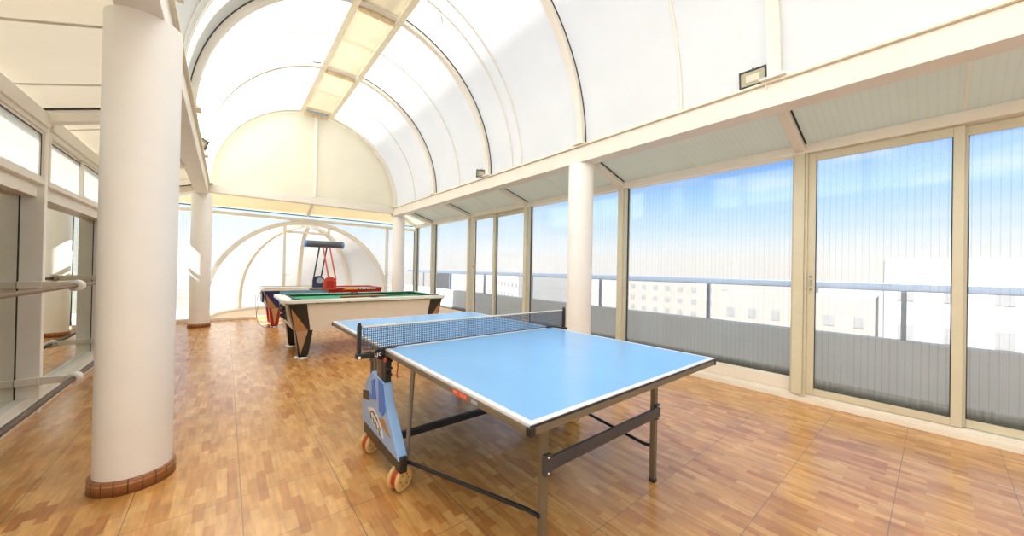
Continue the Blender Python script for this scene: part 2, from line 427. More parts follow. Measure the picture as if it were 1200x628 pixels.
# vault ribs: rectangular section swept along the arc, each with a dark joint strip on its near side
def arc_sweep(mb, y0, y1, o0, o1, th0=0.0, th1=pi, n=NT):
    rings = []
    for i in range(n + 1):
        th = th0 + (th1 - th0) * i / n
        (xa, za), (xb, zb) = vault(th, o0), vault(th, o1)
        rings.append([(xa, y0, za), (xa, y1, za), (xb, y1, zb), (xb, y0, zb)])
    return mb.sweep(rings)
for y in RIB:
    w = .055 if y > 9 else .045
    o = trim(arc_sweep(MB(), y - w, y + w, -.075, -.004), CREAM, 0)
    if 2 < y < 8: arc_sweep(MB(), y - w - .009, y - w - .001, -.018, -.004, 0 if 4.9 < y < 5 else pi * .42).build('gasket', GASKET, o)
    # foot plate bolted on the beam
    for sx, px in ((1, 3.50), (-1, -.30)):
        f = MB().box(px - sx * .07, px + sx * .02, y - .085, y + .085, 2.897, 2.912)
        for q in (-.065, .065): f.lathe([(.008, 0), (.008, .012), (.004, .016)], (px - sx * .045, y + q, 2.912), 8)
        f.build('foot_plate', WHITE, o)
# thinner cover strips over the sheet joints
for y in (1.66, 4.13, 4.36, 6.0, 8.1):
    trim(arc_sweep(MB(), y - .013, y + .013, -.018, -.003), CREAM, 0)
# overlapping outer sheet in the bay nearest the first arch (a second skin, so less light comes through)
mb = MB(); mb.smooth = True; rings = []
vs = []; fs = []
for y in (4.42, 4.92):
    for i in range(NT + 1):
        x, z = vault(pi * .52 * i / NT, .03); vs.append((x, y, z))
for i in range(NT): fs.append((i, i + 1, i + NT + 2, i + NT + 1))
mb.add(vs, fs); struct(mb.build('ceiling_overlap_sheet', VAULT))
PLATE = paint('grey_arch_plate', (.62, .66, .65), .5, var=.05)
trim(arc_sweep(MB(), 4.66, 4.918, -.010, -.003, 0, pi * .47), PLATE, 0)
trim(arc_sweep(MB(), 3.55, 4.34, -.010, -.003, 0, pi * .36), PLATE, 0)
# sealing-tape tear on the sheet
mbt = MB(); pts = []
for i in range(9):
    th = pi * (.635 - .02 * i / 2.2); y = 4.62 - .07 * i + .02 * sin(i * 2.1); x, z = vault(th, -.006); pts.append((x, y, z))
trim(mbt.tube(pts, [.004, .006, .009, .006, .008, .010, .006, .008, .004], 6), paint('grey_tape_residue', (.42, .42, .38), .7, var=.2, scale=40), 0)

# ridge: two purlins, crossboards at each rib, ridge panels, vent
zr = vault(math.acos((CX - 1.30) / RA))[1]
for x in (1.29, 1.885):
    trim(MB().box(x - .045, x + .045, Y0, 9.30, zr - .085, zr - .005), YELLOWED)
for y in RIB:
    trim(MB().box(1.34, 1.84, y + .07, y + .10, zr - .11, zr + .015), RUSTY)
trim(MB().box(1.338, 1.837, Y0, 9.28, zr - .03, zr - .022), skin_mat('dirty_ridge_sheet', (.93, .88, .76), .6, .10), 0)
v = thing('roof_vent', 'small glazed vent in the ridge right beside the end gable', 'vent', (1.585, 9.12, zr - .06))
f = MB(); f.box(-.25, .25, -.10, -.075, -.03, .02); f.box(-.25, .25, .075, .10, -.03, .02); f.box(-.25, -.225, -.075, .075, -.03, .02); f.box(.225, .25, -.075, .075, -.03, .02)
f.build('vent_frame', RUSTY, v)
MB().box(-.225, .225, -.075, .075, -.012, -.006).build('pane', paint('sky_blue_vent_pane', (.25, .45, .85), .1, var=.05), v)  # blue of the sky beyond is put into the opaque pane colour
# gable mullion
trim(MB().box(1.575, 1.625, 9.355, 9.40, 2.905, 4.86), WHITE)

# side rafters, with the dark joint on their near side
for y in POST:
    o = trim(MB().bar((3.69, y, 2.795), (4.54, y, 2.548), .075, .085), WHITE)
    MB().bar((3.70, y - .045, 2.825), (4.52, y - .045, 2.588), .010, .012).build('gasket', GASKET, o)
for y in FIN:
    o = trim(MB().bar((-1.30, y, 2.448), (-.49, y, 2.706), .10, .12), WHITE)
    MB().bar((-1.28, y - .056, 2.50), (-.50, y - .056, 2.75), .010, .016).build('gasket', GASKET, o)
# end rafters and hips
trim(MB().bar((1.60, 9.56, 2.79), (1.60, 10.22, 2.57), .06, .07), WHITE)
trim(MB().bar((3.64, 9.50, 2.79), (4.52, 10.22, 2.55), .07, .08), WHITE)
trim(MB().bar((-.45, 9.50, 2.76), (-1.25, 10.22, 2.51), .07, .08), WHITE)
# roof seams on the side ceiling sheets
for a, b in zip(POST, POST[1:]):
    y = (a + b) / 2
    trim(MB().bar((3.70, y, 2.838), (4.54, y, 2.592), .016, .008), FINM, 0)
for a, b in zip(FIN, FIN[1:]):
    for k in (.3, .75):
        y = a + (b - a) * k
        trim(MB().bar((-1.29, y, 2.522), (-.5, y, 2.776), .03, .003), LEFTSKIN, 0)

# ------------------------------------------------------------------ right glazed wall
trim(MB().box(4.48, 4.64, Y0, 10.33, 2.505, 2.60), WHITE)                       # header
k = MB(); k.box(4.515, 4.70, Y0, 10.30, 0, .055); k.box(4.535, 4.70, Y0, 10.30, .055, .088)
trim(k, WHITE)                                                                 # kerb
for y in POST:
    p = MB(); p.box(4.47, 4.64, y - .04, y + .045, .088, 2.505); p.box(4.50, 4.63, y - .062, y - .04, .088, 2.505); p.box(4.50, 4.63, y + .045, y + .062, .088, 2.505)
    trim(p, POSTM)
trim(MB().box(4.50, 4.64, 10.21, 10.33, .088, 2.505), POSTM)                     # corner post
wn = [0]
def fixed_window(ya, yb, z0=.225, z1=2.52):
    wn[0] += 1
    w = struct(empty('window_%d' % wn[0], (XR, (ya + yb) / 2, 0)))
    h = (yb - ya) / 2
    f = MB()
    f.box(-.035, .05, -h, h, .09, .205); f.box(-.025, .05, -h, h, .205, z0)
    f.build('sill', WHITE, w, .004)
    g = MB(); g.box(-.012, .012, -h, -h + .012, z0, z1 - .012); g.box(-.012, .012, h - .012, h, z0, z1 - .012); g.box(-.012, .012, -h, h, z1 - .012, z1)
    g.build('gasket', GASKET, w)
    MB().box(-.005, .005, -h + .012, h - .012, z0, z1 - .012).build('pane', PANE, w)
    return w
fixed_window(POST[0] + .062, POST[1] - .062)
fixed_window(POST[1] + .062, POST[2] - .062)
fixed_window(POST[3] + .062, POST[4] - .062)
fixed_window(POST[4] + .062, POST[5] - .062)
fixed_window(POST[6] + .062, POST[7] - .062)
fixed_window(POST[7] + .062, 10.21)
dn = [0]
def sash(ya, yb, x, stile=.065, lock=None):
    dn[0] += 1
    w = struct(empty('door_%d' % dn[0], (x, (ya + yb) / 2, 0))); h = (yb - ya) / 2
    f = MB(); t = .018
    f.box(-t, t, -h, -h + stile, .092, 2.50); f.box(-t, t, h - stile, h, .092, 2.50)
    f.box(-t, t, -h + stile, h - stile, .092, .155); f.box(-t, t, -h + stile, h - stile, 2.425, 2.50)
    f.build('door_frame', POSTM, w, .003)
    g = MB()
    for s in (-1, 1): g.box(-.010, .010, s * (h - stile), s * (h - stile - .006), .155, 2.425)
    g.build('gasket', GASKET, w)
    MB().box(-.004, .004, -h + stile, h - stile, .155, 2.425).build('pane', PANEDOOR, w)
    if lock is not None:
        yy = lock * (h - stile / 2)
        L = MB().box(-t - .004, -t, yy - .016, yy + .016, 1.10, 1.31).build('lock_plate', POSTM, w, .002)
        kn = MB()
        for z in (1.27, 1.14): kn.lathe([(.011, 0), (.011, -.012), (.006, -.016)], (-t - .004, yy, z), 12, 'x')
        kn.box(-t - .014, -t - .004, yy - .004, yy + .004, 1.175, 1.235)
        kn.build('lock_stud', CHROME, L)
    return w
sash(-.135, .828, 4.545, .058, lock=1)
sash(-1.088, -.075, 4.60, .078)
d = sash(6.14, 6.96, 4.545, .06, lock=1)
L = MB().box(-.034, -.018, .360, .395, 1.29, 1.36).build('handle', REDPAINT, d, .004)
sash(5.132, 6.20, 4.60, .07)

# ------------------------------------------------------------------ end wall: header, panes, big arch, dome bay
AX, AZ, AR = 1.65, .38, 2.0
def arch_z(x, r=AR):
    d = r * r - (x - AX) ** 2
    return AZ + sqrt(d) if d > 0 else 0
trim(MB().box(-1.31, 4.50, 10.22, 10.32, 2.405, 2.475), WHITE)
trim(MB().box(-1.31, 4.50, 10.20, 10.215, 2.535, 2.555), GASKET)
k = MB(); k.box(-1.31, AX - AR - .06, 10.25, 10.34, 0, .075); k.box(AX + AR + .06, 4.515, 10.25, 10.34, 0, .075)
trim(k, WHITE)
trim(MB().box(AX - AR + .05, AX + AR - .05, 10.25, 10.30, 0, .062), WHITE)
for x in (3.655, -.36):
    trim(MB().box(x - .035, x + .035, 10.23, 10.32, .075, 2.405), WHITE)
def end_pane(xa, xb):
    wn[0] += 1
    w = struct(empty('window_%d' % wn[0], ((xa + xb) / 2, YE, 0))); h = (xb - xa) / 2
    MB().box(-h, h, -.004, .004, .075, 2.405).build('pane', PANEEND, w)
    g = MB(); g.box(-h, -h + .010, -.01, .01, .075, 2.405); g.box(h - .01, h, -.01, .01, .075, 2.405); g.build('gasket', GASKET, w)
end_pane(3.69, 4.50); end_pane(-1.31, -.395)
# spandrels over the arch plus the low strip over the header
wn[0] += 1
w = struct(empty('window_%d' % wn[0], (AX, YE, 0)))
mb = MB(); n = 60; xs = [-1.965 + (3.93) * i / n for i in range(n + 1)]
vs = []; fs = []
for dx in xs:
    z = min(2.395, arch_z(AX + dx, 2.02)); z = max(z, AZ)
    for yy in (-.004, .004): vs += [(dx, yy, z), (dx, yy, 2.405)]
for i in range(n):
    a = 4 * i; b = a + 4
    fs += [(a, b, b + 1, a + 1), (a + 2, a + 3, b + 3, b + 2), (a, a + 2, b + 2, b), (a + 1, b + 1, b + 3, a + 3)]
mb.add(vs, fs); mb.build('pane', PANEEND, w)
MB().box(-2.95, 2.86, -.004, .004, 2.475, 2.56).build('pane', CLEAR, w)
# arch rim with stilts
def arch_ring(mb, r0, r1, y0, y1, n=48):
    rings = []
    pr = [(-1, .06)] + [(-1, AZ)] + [None] * (n - 1) + [(1, AZ), (1, .06)]
    for i in range(-1, n + 2):
        def P(r):
            if i == -1: return (AX - r, .06)
            if i == n + 1: return (AX + r, .06)
            a = pi * i / n; return (AX - r * cos(a), AZ + r * sin(a))
        a0 = P(r0); a1 = P(r1)
        rings.append([(a0[0], y0, a0[1]), (a0[0], y1, a0[1]), (a1[0], y1, a1[1]), (a1[0], y0, a1[1])])
    return mb.sweep(rings)
trim(arch_ring(MB(), 1.945, 2.045, 10.235, 10.33), WHITE)
# dome bay: floor step, kerb ring, sheet, ribs
hd = [(AX - 2.0 * cos(pi * i / 32), 10.30 + 2.0 * sin(pi * i / 32)) for i in range(33)]
struct(MB().prism(hd, 'z', -.1, .055).build('floor_bay', PEACH))
rings = []
for i in range(41):
    a = pi * i / 40; c, s = cos(a), sin(a)
    rings.append([(AX - r * c, 10.31 + r * s, z) for r, z in ((1.88, .055), (1.88, .115), (1.93, .145), (2.05, .145), (2.05, .055))])
trim(MB().sweep(rings), WHITE, 0)
mb = MB(); mb.smooth = True; vs = []; fs = []
prof = [(1.98, .145), (1.98, AZ)] + [(1.98 * cos(pi / 2 * i / 14), AZ + 1.98 * sin(pi / 2 * i / 14)) for i in range(1, 15)]
NA = 36
for r, z in prof:
    for i in range(NA + 1):
        a = pi * i / NA; vs.append((AX - r * cos(a), 10.33 + r * sin(a), z))
for j in range(len(prof) - 1):
    for i in range(NA):
        a = j * (NA + 1) + i; fs.append((a, a + 1, a + NA + 2, a + NA + 1))
mb.add(vs, fs); struct(mb.build('wall_dome_bay', DOMESKIN))
for ph in (45, 92, 135):
    a = radians(ph); dr = Vector((-cos(a), sin(a), 0)); sd = Vector((sin(a), cos(a), 0)); rings = []
    for i, (r, z) in enumerate([(1.97, .145)] + [(1.97 * cos(pi / 2 * k / 20), AZ + 1.97 * sin(pi / 2 * k / 20)) for k in range(0, 20)]):
        el = 0 if i == 0 else pi / 2 * (i - 1) / 20
        nrm = Vector((dr.x * cos(el), dr.y * cos(el), sin(el)))
        p = Vector((AX, 10.33, 0)) + dr * r + Vector((0, 0, z)); q = p - nrm * .085; wd = .052
        rings.append([tuple(p - sd * wd), tuple(p + sd * wd), tuple(q + sd * wd), tuple(q - sd * wd)])
    trim(MB().sweep(rings), WHITE, 0)
# door frame bars standing in the arch
trim(MB().box(1.085, 1.15, 10.24, 10.31, .062, arch_z(1.117, 1.945)), WHITE)
trim(MB().box(1.15, 2.13, 10.25, 10.31, 2.09, 2.15), WHITE)
trim(MB().box(2.075, 2.13, 10.25, 10.31, 2.15, arch_z(2.10, 1.945)), WHITE)
h = thing('door_handle', 'small white handle on the upright bar standing in the end arch', 'handle', (1.135, 10.24, 1.02))
MB().box(-.02, .02, -.008, 0, -.08, .08).build('plate', FINM, h, .003)
MB().tube([(0, -.008, .03), (0, -.045, .03), (.10, -.045, .03)], .008, 8).build('lever', CHROME, h)

# ------------------------------------------------------------------ left wall: fins, mirrors, clerestory
struct(MB().box(-1.42, -1.34, 1.60, 10.30, 0, 1.90).build('wall_left', BOARD))
# unseen windows added behind the camera: frosted sheets that give sunlit fill
for a, b in ((Y0, FIN[1]), (FIN[1] + .06, FIN[2]), (FIN[2] + .06, FIN[3]), (FIN[3] + .06, 1.60)):
    wn[0] += 1
    w = struct(empty('window_%d' % wn[0], (-1.36, (a + b) / 2, 0))); h = (b - a) / 2
    MB().box(-.004, .004, -h + .04, h - .04, .12, 1.86).build('pane', skin_mat('frosted_fill_sheet', (.92, .92, .90), .55, .02), w)
    f = MB(); f.box(-.03, .03, -h, -h + .04, 0, 1.90); f.box(-.03, .03, h - .04, h, 0, 1.90); f.box(-.03, .03, -h + .04, h - .04, 0, .12); f.box(-.03, .03, -h + .04, h - .04, 1.86, 1.90)
    f.build('window_frame', WHITE, w, .003)
for y in FIN:
    o = trim(MB().box(-1.335, -1.185, y, y + .06, 0, 2.40), FINM)
for a, b, lab in ((FIN[4], FIN[5], 'wall mirror panel at the left edge of the room, nearer side of the beige post'),
                  (FIN[5], FIN[6], 'wall mirror panel between the two beige posts, reflecting the far column')):
    t = thing('wall_mirror', lab, 'mirror', (XL, (a + b) / 2 + .03, .135), 0, 'mirror panels of the left wall')
    h = (b - a) / 2 - .031
    MB().box(-.028, 0, -h, h, 0, 1.665).build('mirror_glass', MIRROR, t)
    for s in (-1, 1): MB().box(-.02, .004, s * h, s * (h - .007), 0, 1.665).build('mirror_edge', GASKET, t)
for a, b in zip(FIN, FIN[1:]):
    k = MB(); k.box(-1.335, -1.20, a + .06, b, 0, .06); k.box(-1.335, -1.245, a + .06, b, .06, .133)
    trim(k, WHITE)
    trim(MB().box(-1.335, -1.225, a + .06, b, 1.802, 1.905), WHITE)
    wn[0] += 1
    w = struct(empty('window_%d' % wn[0], (-1.21, (a + b) / 2 + .03, 0))); h = (b - a) / 2 - .03
    f = MB(); f.box(-.05, .03, -h, h, 1.906, 1.945); f.box(-.05, .03, -h, h, 2.345, 2.385)
    f.box(-.05, .03, -h, -h + .04, 1.945, 2.345); f.box(-.05, .03, h - .04, h, 1.945, 2.345)
    f.build('window_frame', WHITE, w, .003)
    for s, x in ((-1, -.02), (1, .006)):
        y0, y1 = (-h + .041, .03) if s < 0 else (-.03, h - .041)
        q = MB(); q.box(x - .012, x + .012, y0, y0 + .035, 1.946, 2.344); q.box(x - .012, x + .012, y1 - .035, y1, 1.946, 2.344)
        q.box(x - .012, x + .012, y0 + .035, y1 - .035, 1.946, 1.975); q.box(x - .012, x + .012, y0 + .035, y1 - .035, 2.315, 2.344)
        sa = q.build('sash', WHITE, w, .002)
        gk = MB(); gk.box(x + .012, x + .016, y1 - .041, y1 - .033, 1.975, 2.315); gk.box(x + .012, x + .016, y0 + .035, y1 - .035, 2.309, 2.317)
        gk.build('gasket', GASKET, sa)
        MB().box(x - .003, x + .003, y0 + .035, y1 - .035, 1.975, 2.315).build('pane', FROST, sa)
    trim(MB().box(-1.335, -1.16, a + .06, b, 2.386, 2.50), WHITE)
# last bay of the left wall, beyond the mirrors: plain board below, clear strip window above
wn[0] += 1
w = struct(empty('window_%d' % wn[0], (-1.30, 9.62, 0)))
f = MB(); f.box(-.03, .03, -.66, .66, 1.90, 1.95); f.box(-.03, .03, -.66, .66, 2.44, 2.52); f.box(-.03, .03, -.66, -.62, 1.95, 2.44); f.box(-.03, .03, .62, .66, 1.95, 2.44)
f.build('window_frame', WHITE, w, .003)
MB().box(-.003, .003, -.62, .62, 1.95, 2.44).build('pane', CLEAR, w)
# ballet barres with ring brackets on the posts
def barre(z, label, r, mat, wobble=0):
    t = thing('ballet_barre', label, 'barre', (-1.0, FIN[4], 0), 0, 'ballet barres of the left wall')
    pts = [(0, -1.0, z)] + [(wobble * sin(i * 1.7), -.9 + i * .25, z) for i in range(30)]
    MB().tube(pts, r, 14).build('bar', mat, t)
    for y in FIN[4:7]:
        yy = y - FIN[4]
        b = MB(); b.bar((-.184, yy - .005, z + .006), (-.04, yy - .005, z), .028, .062)
        b.bar((-.310, yy - .012, z + .006), (-.184, yy - .012, z + .006), .022, .062)
        b.build('bracket', WHITE, t, .004)
        for dy in (-.022, .022):
            MB().lathe([(r + .002, -.02), (.045, -.02), (.048, -.012), (.048, .012), (.045, .02), (r + .002, .02)], (0, yy - .005 + dy, z), 24, 'y').build('ring', WHITELAM, t)
    return t
barre(1.065, 'upper wooden ballet barre in white ring brackets along the mirrored left wall', .017, BARWOOD)
barre(.262, 'lower worn ballet barre close to the floor along the mirrored left wall', .021, paint('worn_dark_bar', (.15, .105, .06), .5, var=.45, scale=14, stretch=(2, 1, 2)), .002)

# ------------------------------------------------------------------ columns
def column(x, y, label, r=.163, top=2.68):
    t = thing('column', label, 'column', (x, y, 0), 0, 'round columns under the vault beams')
    MB().lathe([(r, .0), (r, top)], (0, 0, 0), 64).build('shaft', PILLAR, t)
    MB().lathe([(r + .001, 0), (r + .017, 0), (r + .017, .070), (r + .010, .078), (r + .001, .078)], (0, 0, 0), 64).build('base_trim', BASETILE, t)
    return t
column(-.395, 2.99, 'large white round column with brown tiled foot standing nearest at the left')
column(-.395, 9.47, 'white round column with brown foot beside the arched bay, far left')
column(3.64, 3.02, 'white round column behind the far corner of the blue table, by the windows')
column(3.69, 9.47, 'slim looking white column in the far right corner behind the billiard table')

# ------------------------------------------------------------------ table tennis table
T = thing('table_tennis_table', 'blue outdoor table tennis table with net, standing unfolded in the foreground', 'table tennis table', (1.551, 2.224, 0), .0033)
HX, HY = .7625, 1.37
for s in (-1, 1):
    ya, yb = (-HY, -.002) if s < 0 else (.002, HY)
    top = MB().box(-HX, HX, ya, yb, .748, .760).build('tabletop', TTBLUE, T, .001)
    a = MB(); e = .004
    a.box(-HX - e, -HX + .022, ya - (e if s < 0 else 0), yb + (e if s > 0 else 0), .721, .7475)
    a.box(HX - .022, HX + e, ya - (e if s < 0 else 0), yb + (e if s > 0 else 0), .721, .7475)
    yo = ya if s < 0 else yb
    a.box(-HX + .022, HX - .022, yo - (e if s < 0 else -e), yo + (.022 if s < 0 else -.022), .721, .7475)
    yi = yb if s < 0 else ya
    a.box(-HX + .022, HX - .022, yi, yi + (-.022 if s < 0 else .022), .724, .7475)
    a.build('apron', TAUPE, T, .002)
    ga = MB(); ga.box(-HX - .002, HX + .002, yo - .0025, yo + .0025, .7476, .7565); ga.build('edge_band', BLACK, T)
    for sx in (-1, 1):
        MB().box(sx * (HX - .018), sx * (HX + .007), yo - s * .018, yo + s * .007, .719, .7500).build('corner_cap', BLACK, T, .003)
    # legs and their cross plate
    yl = s * 1.134
    for sx, xl in ((-1, -.462), (1, .486)):
        lg = MB(); lg.box(xl - .016, xl + .016, yl - .016, yl + .016, .012, .722)
        lo = lg.build('leg', TAUPE, T, .003)
        MB().box(xl - .018, xl + .018, yl - .018, yl + .018, 0, .024).build('rubber_foot', BLACK, lo, .003)
    pl = MB().box(-.445, .469, yl - .010 + s * .022, yl + .004 + s * .022, .403, .463).build('stretcher', DARKPLATE, T, .002)
    for xl in (-.462, .486):
        b = MB().box(xl - .021, xl + .021, yl + s * .010, yl + s * .032, .388, .478).build('bracket', DARKPLATE, T, .002)
        for z in (.40, .466): MB().lathe([(.006, 0), (.006, s * .004), (.003, s * .006)], (xl, yl + s * .032, z), 10, 'y').build('screw', CHROME, b)
    # thin rods from the wheel carriages down to the legs, and upright struts of the folding frame
    for sx, xl in ((-1, -.462), (1, .486)):
        MB().tube([(sx * .735, s * .26, .155), (sx * .70, s * .34, .156), (xl + sx * .02, yl - s * .07, .196), (xl + sx * .02, yl, .206)], .0105, 10).build('rod', BLACK, T)
        MB().tube([(sx * .712, s * .265, .165), (sx * .712, s * .33, .722)], .0125, 10).build('strut', GREYSTEEL, T)
MB().box(-.735, .735, -.052, -.012, .172, .212).build('cross_beam', BLACK, T, .004)
# labels on the near long side of the apron
lb = MB().box(-HX - .0052, -HX - .0042, -.985, -.865, .7235, .7455).build('label', REDLBL, T); lb['label'] = 'red label on the apron'
PRINT = paint('pale_red_print', (.75, .35, .25), .5, var=.1)
for a, b in ((-.975, -.965), (-.957, -.947), (-.939, -.929), (-.905, -.875)): MB().box(-HX - .0058, -HX - .0053, a, b, .729, .741).build('printed_mark', PRINT, lb)
lb = MB().box(-HX - .0052, -HX - .0042, -1.06, -1.015, .728, .742).build('label', LBLGREY, T); lb['label'] = 'small grey label on the apron'
# wheel carriages at both ends of the net
for sx in (-1, 1):
    xo = sx * .755
    C = MB().box(xo - .022, xo + .022, -.325, .325, .115, .205).build('carriage', BROWNBLK, T, .006)
    # fairing: outer plate (light blue) with bright blue ribs, white edge and open slots
    outl = [(-.318, .185), (.335, .205), (.345, .33), (.30, .44), (.235, .53), (.15, .585), (-.06, .555), (-.10, .44), (-.20, .33), (-.30, .215)]
    hole1 = (.20, .31, .365, .425)
    fx0, fx1 = xo - sx * .026, xo + sx * .030
    F = MB().prism(outl, 'x', fx0, fx1).build('fairing', BLUEPLASTIC, C, .004)
    xs0, xs1 = fx1, fx1 + sx * .006
    MB().prism([(-.06, .552), (.02, .568), (-.005, .37), (-.07, .36), (-.11, .42)], 'x', xs0, xs1).build('rib', BLUEDARK, F, .002)
    MB().prism([(.10, .545), (.15, .525), (.13, .43), (.19, .435), (.17, .40), (.055, .425)], 'x', xs0, xs1).build('rib', BLUEDARK, F, .002)
    MB().prism([(-.09, .345), (-.005, .335), (-.02, .305), (-.15, .275), (-.20, .27)], 'x', xs0, xs0 + sx * .002).build('slot', WOODINLAY, F)
    MB().prism([(.20, .44), (.33, .415), (.33, .355), (.20, .375)], 'x', xs0, xs0 + sx * .002).build('slot', paint('dark_slot', (.10, .08, .04), .6), F)
    pt = [(.20, .30), (.22, .325), (.12, .352), (.03, .322), (-.06, .262), (-.08, .225), (.0, .228), (.10, .25)]
    D = MB().prism(pt, 'x', xs0, xs0 + sx * .002).build('decal', LETTER, F)
    D2 = MB(); x2 = xs0 + sx * .002; x3 = x2 + sx * .001
    for k in range(4):
        y0 = .155 - k * .055; z0 = .292 - k * .016
        D2.prism([(y0, z0 - .018), (y0 + .02, z0 + .018), (y0 + .006, z0 + .022), (y0 - .028, z0 - .02)], 'x', x2, x3)
    D2.prism([(.19, .303), (.12, .337), (.03, .31), (-.05, .25), (-.06, .24), (.02, .292), (.12, .322)], 'x', x2, x3)
    D2.build('printed_mark', BROWNBLK, F)
    lines = MB()
    for k in range(13):
        z = .33 + k * .016
        lines.box(xs0, xs0 + sx * .0015, -.0 + k * .004, .06 + k * .006 if k < 8 else .12, z, z + .004)
    lines.build('groove', paint('pale_blue_line', (.50, .62, .85), .4), F)
    # upright column of the folding gear with a printed brown face and catch teeth
    U = MB().box(xo - .02, xo + .02, -.055, .085, .205, .722).build('upright', BLACK, C, .004)
    MB().box(xo + sx * .02, xo + sx * .0225, .0, .075, .56, .715).build('panel', BROWNPANEL, U)
    for z in (.60, .64, .685): MB().prism([(-.055, z), (-.085, z + .004), (-.085, z + .018), (-.055, z + .016)], 'x', xo - .016, xo + .016).build('catch_tooth', BLACK, U, .002)
    MB().box(xo + sx * .018, xo + sx * .030, -.078, -.052, .690, .715).build('catch_button', REDPAINT, U, .004)
    # wheels: two tan discs with a red hub between
    for yw in (-.268, .255):
        fk = MB().box(xo - .012, xo + .012, yw - .022, yw + .022, .085, .205).build('fork', BLACK, C, .003)
        Rz = Matrix.Translation((xo, yw, 0)) @ Matrix.Rotation(radians(24 if sx < 0 else -24), 4, 'Z')
        def rot(mb): mb.v = [tuple(Rz @ Vector(v)) for v in mb.v]; return mb
        for o in (-.030, .030):
            Wm = rot(MB().lathe([(.010, -.012), (.050, -.012), (.063, -.007), (.065, 0), (.063, .007), (.050, .012), (.044, .009), (.018, .009), (.016, .014), (.007, .014)] if o > 0 else
                                [(.007, -.014), (.016, -.014), (.018, -.009), (.044, -.009), (.050, -.012), (.063, -.007), (.065, 0), (.063, .007), (.050, .012), (.010, .012)], (0, o, .0655), 32, 'y')).build('wheel', WHEELTAN, C)
            for k in range(6):
                a = k * pi / 3; rot(MB().lathe([(.006, -.0125), (.006, .0125)], (.032 * cos(a), o, .0655 + .032 * sin(a)), 8, 'y')).build('wheel_hole', WOODINLAY, Wm)
        rot(MB().lathe([(.052, -.016), (.052, .016)], (0, 0, .0655), 28, 'y')).build('wheel_hub', WHEELRED, C)
# loose red cord under the edge
MB().tube([(-.748, -.185, .722), (-.748, -.187, .68), (-.750, -.183, .64), (-.748, -.186, .615)], .0035, 6).build('cord', REDCORD, T)
# net: real cords, tape, posts, clamps
nt_ = MB(); y = .0
for i in range(142):
    x = -.895 + 1.79 * i / 141
    nt_.box(x - .0019, x + .0019, y - .0006, y + .0006, .770, .905)
for k in range(11):
    z = .770 + .0131 * k
    nt_.box(-.895, .895, y - .0006, y + .0006, z - .0019, z + .0019)
net = nt_.build('net', NETM, T)
MB().box(-.897, .897, -.0035, .0035, .903, .9125).build('net_tape', TAPE, net)
MB().tube([(-.91, 0, .766), (.91, 0, .766)], .002, 6).build('net_cord', BLACK, net)
for sx in (-1, 1):
    P = MB().box(sx * .905, sx * .928, -.012, .012, .745, .920).build('net_post', BLACK, T, .003)
    q = MB().lathe([(.006, 0), (.010, .004), (.010, .012), (.006, .016)], (sx * .9165, 0, .918), 12); q.build('post_knob', BLACK, P)
    c = MB(); c.box(sx * .765, sx * .935, -.030, .020, .718, .748); c.box(sx * .690, sx * .80, -.020, .016, .7605, .770); c.box(sx * .768, sx * .80, -.025, .018, .745, .768)
    c.prism([(sx * .80, .745), (sx * .925, .745), (sx * .80, .764)], 'y', -.016, .012)
    CL = c.build('net_clamp', BLACK, T, .003)
    MB().lathe([(.004, 0), (.016, -.006), (.016, -.018), (.010, -.022)], (sx * .79, -.004, .718), 14).build('clamp_screw', BLACK, CL)
    for k in range(3):
        MB().tube([(sx * .898, 0, .90 - k * .05), (sx * .908, -.012, .902 - k * .05), (sx * .932, -.012, .904 - k * .05)], .0018, 6).build('hook', BLACK, P)
    if sx < 0:
        Mx = Matrix.Translation((-.812, -.0305, .733)) @ Matrix.Rotation(pi / 2, 4, 'X')
        text_mesh('lettering', 'LJC', .026, LETTER, CL, Mx, .0006, .0006)
        MB().lathe([(.009, 0), (.009, -.004)], (-.922, -.030, .728), 12, 'y').build('white_cap', LETTER, CL)
        MB().lathe([(.012, 0), (.012, .006), (.008, .008)], (-.835, -.018, .752), 14, 'y').build('brass_screw', paint('brass', (.65, .42, .10), .3, 1), CL)

# ------------------------------------------------------------------ billiard table
B = thing('billiard_table', 'coin operated billiard table with cream body, green cloth and black wood-inlaid corners', 'billiard table', (1.785, 6.06, 0))
bx, by = 1.13, .60
def frust(z0, z1, k0, k1, bx=bx, by=by):
    bot = [(-bx + k0, -by + k0 * .5, z0), (bx - k0, -by + k0 * .5, z0), (bx - k0, by - k0 * .5, z0), (-bx + k0, by - k0 * .5, z0)]
    top = [(-bx + k1, -by + k1 * .5, z1), (bx - k1, -by + k1 * .5, z1), (bx - k1, by - k1 * .5, z1), (-bx + k1, by - k1 * .5, z1)]
    return bot, top
MB().hexa(*frust(.385, .765, .08, 0)).build('body', CREAMLAM, B, .004)
MB().box(-1.16, 1.16, -.63, .63, .755, .775).build('bed', FELT, B)
def rrect(hx, hy, r, n=6):
    p = []
    for cx, cy, a0 in ((hx - r, hy - r, 0), (-hx + r, hy - r, pi / 2), (-hx + r, -hy + r, pi), (hx - r, -hy + r, 3 * pi / 2)):
        for i in range(n + 1): a = a0 + pi / 2 * i / n; p.append((cx + r * cos(a), cy + r * sin(a)))
    return p
ou = rrect(1.19, .665, .10); inn = rrect(1.055, .535, .02)
n = len(ou); vs = [(x, y, .768) for x, y in ou] + [(x, y, .812) for x, y in ou] + [(x, y, .812) for x, y in inn] + [(x, y, .768) for x, y in inn]
fs = []
for i in range(n):
    j = (i + 1) % n
    for a, b in ((0, 1), (1, 2), (2, 3), (3, 0)): fs.append((a * n + i, a * n + j, b * n + j, b * n + i))
MB().add(vs, fs).build('rail', WHITELAM, B, .006)
cu = MB()
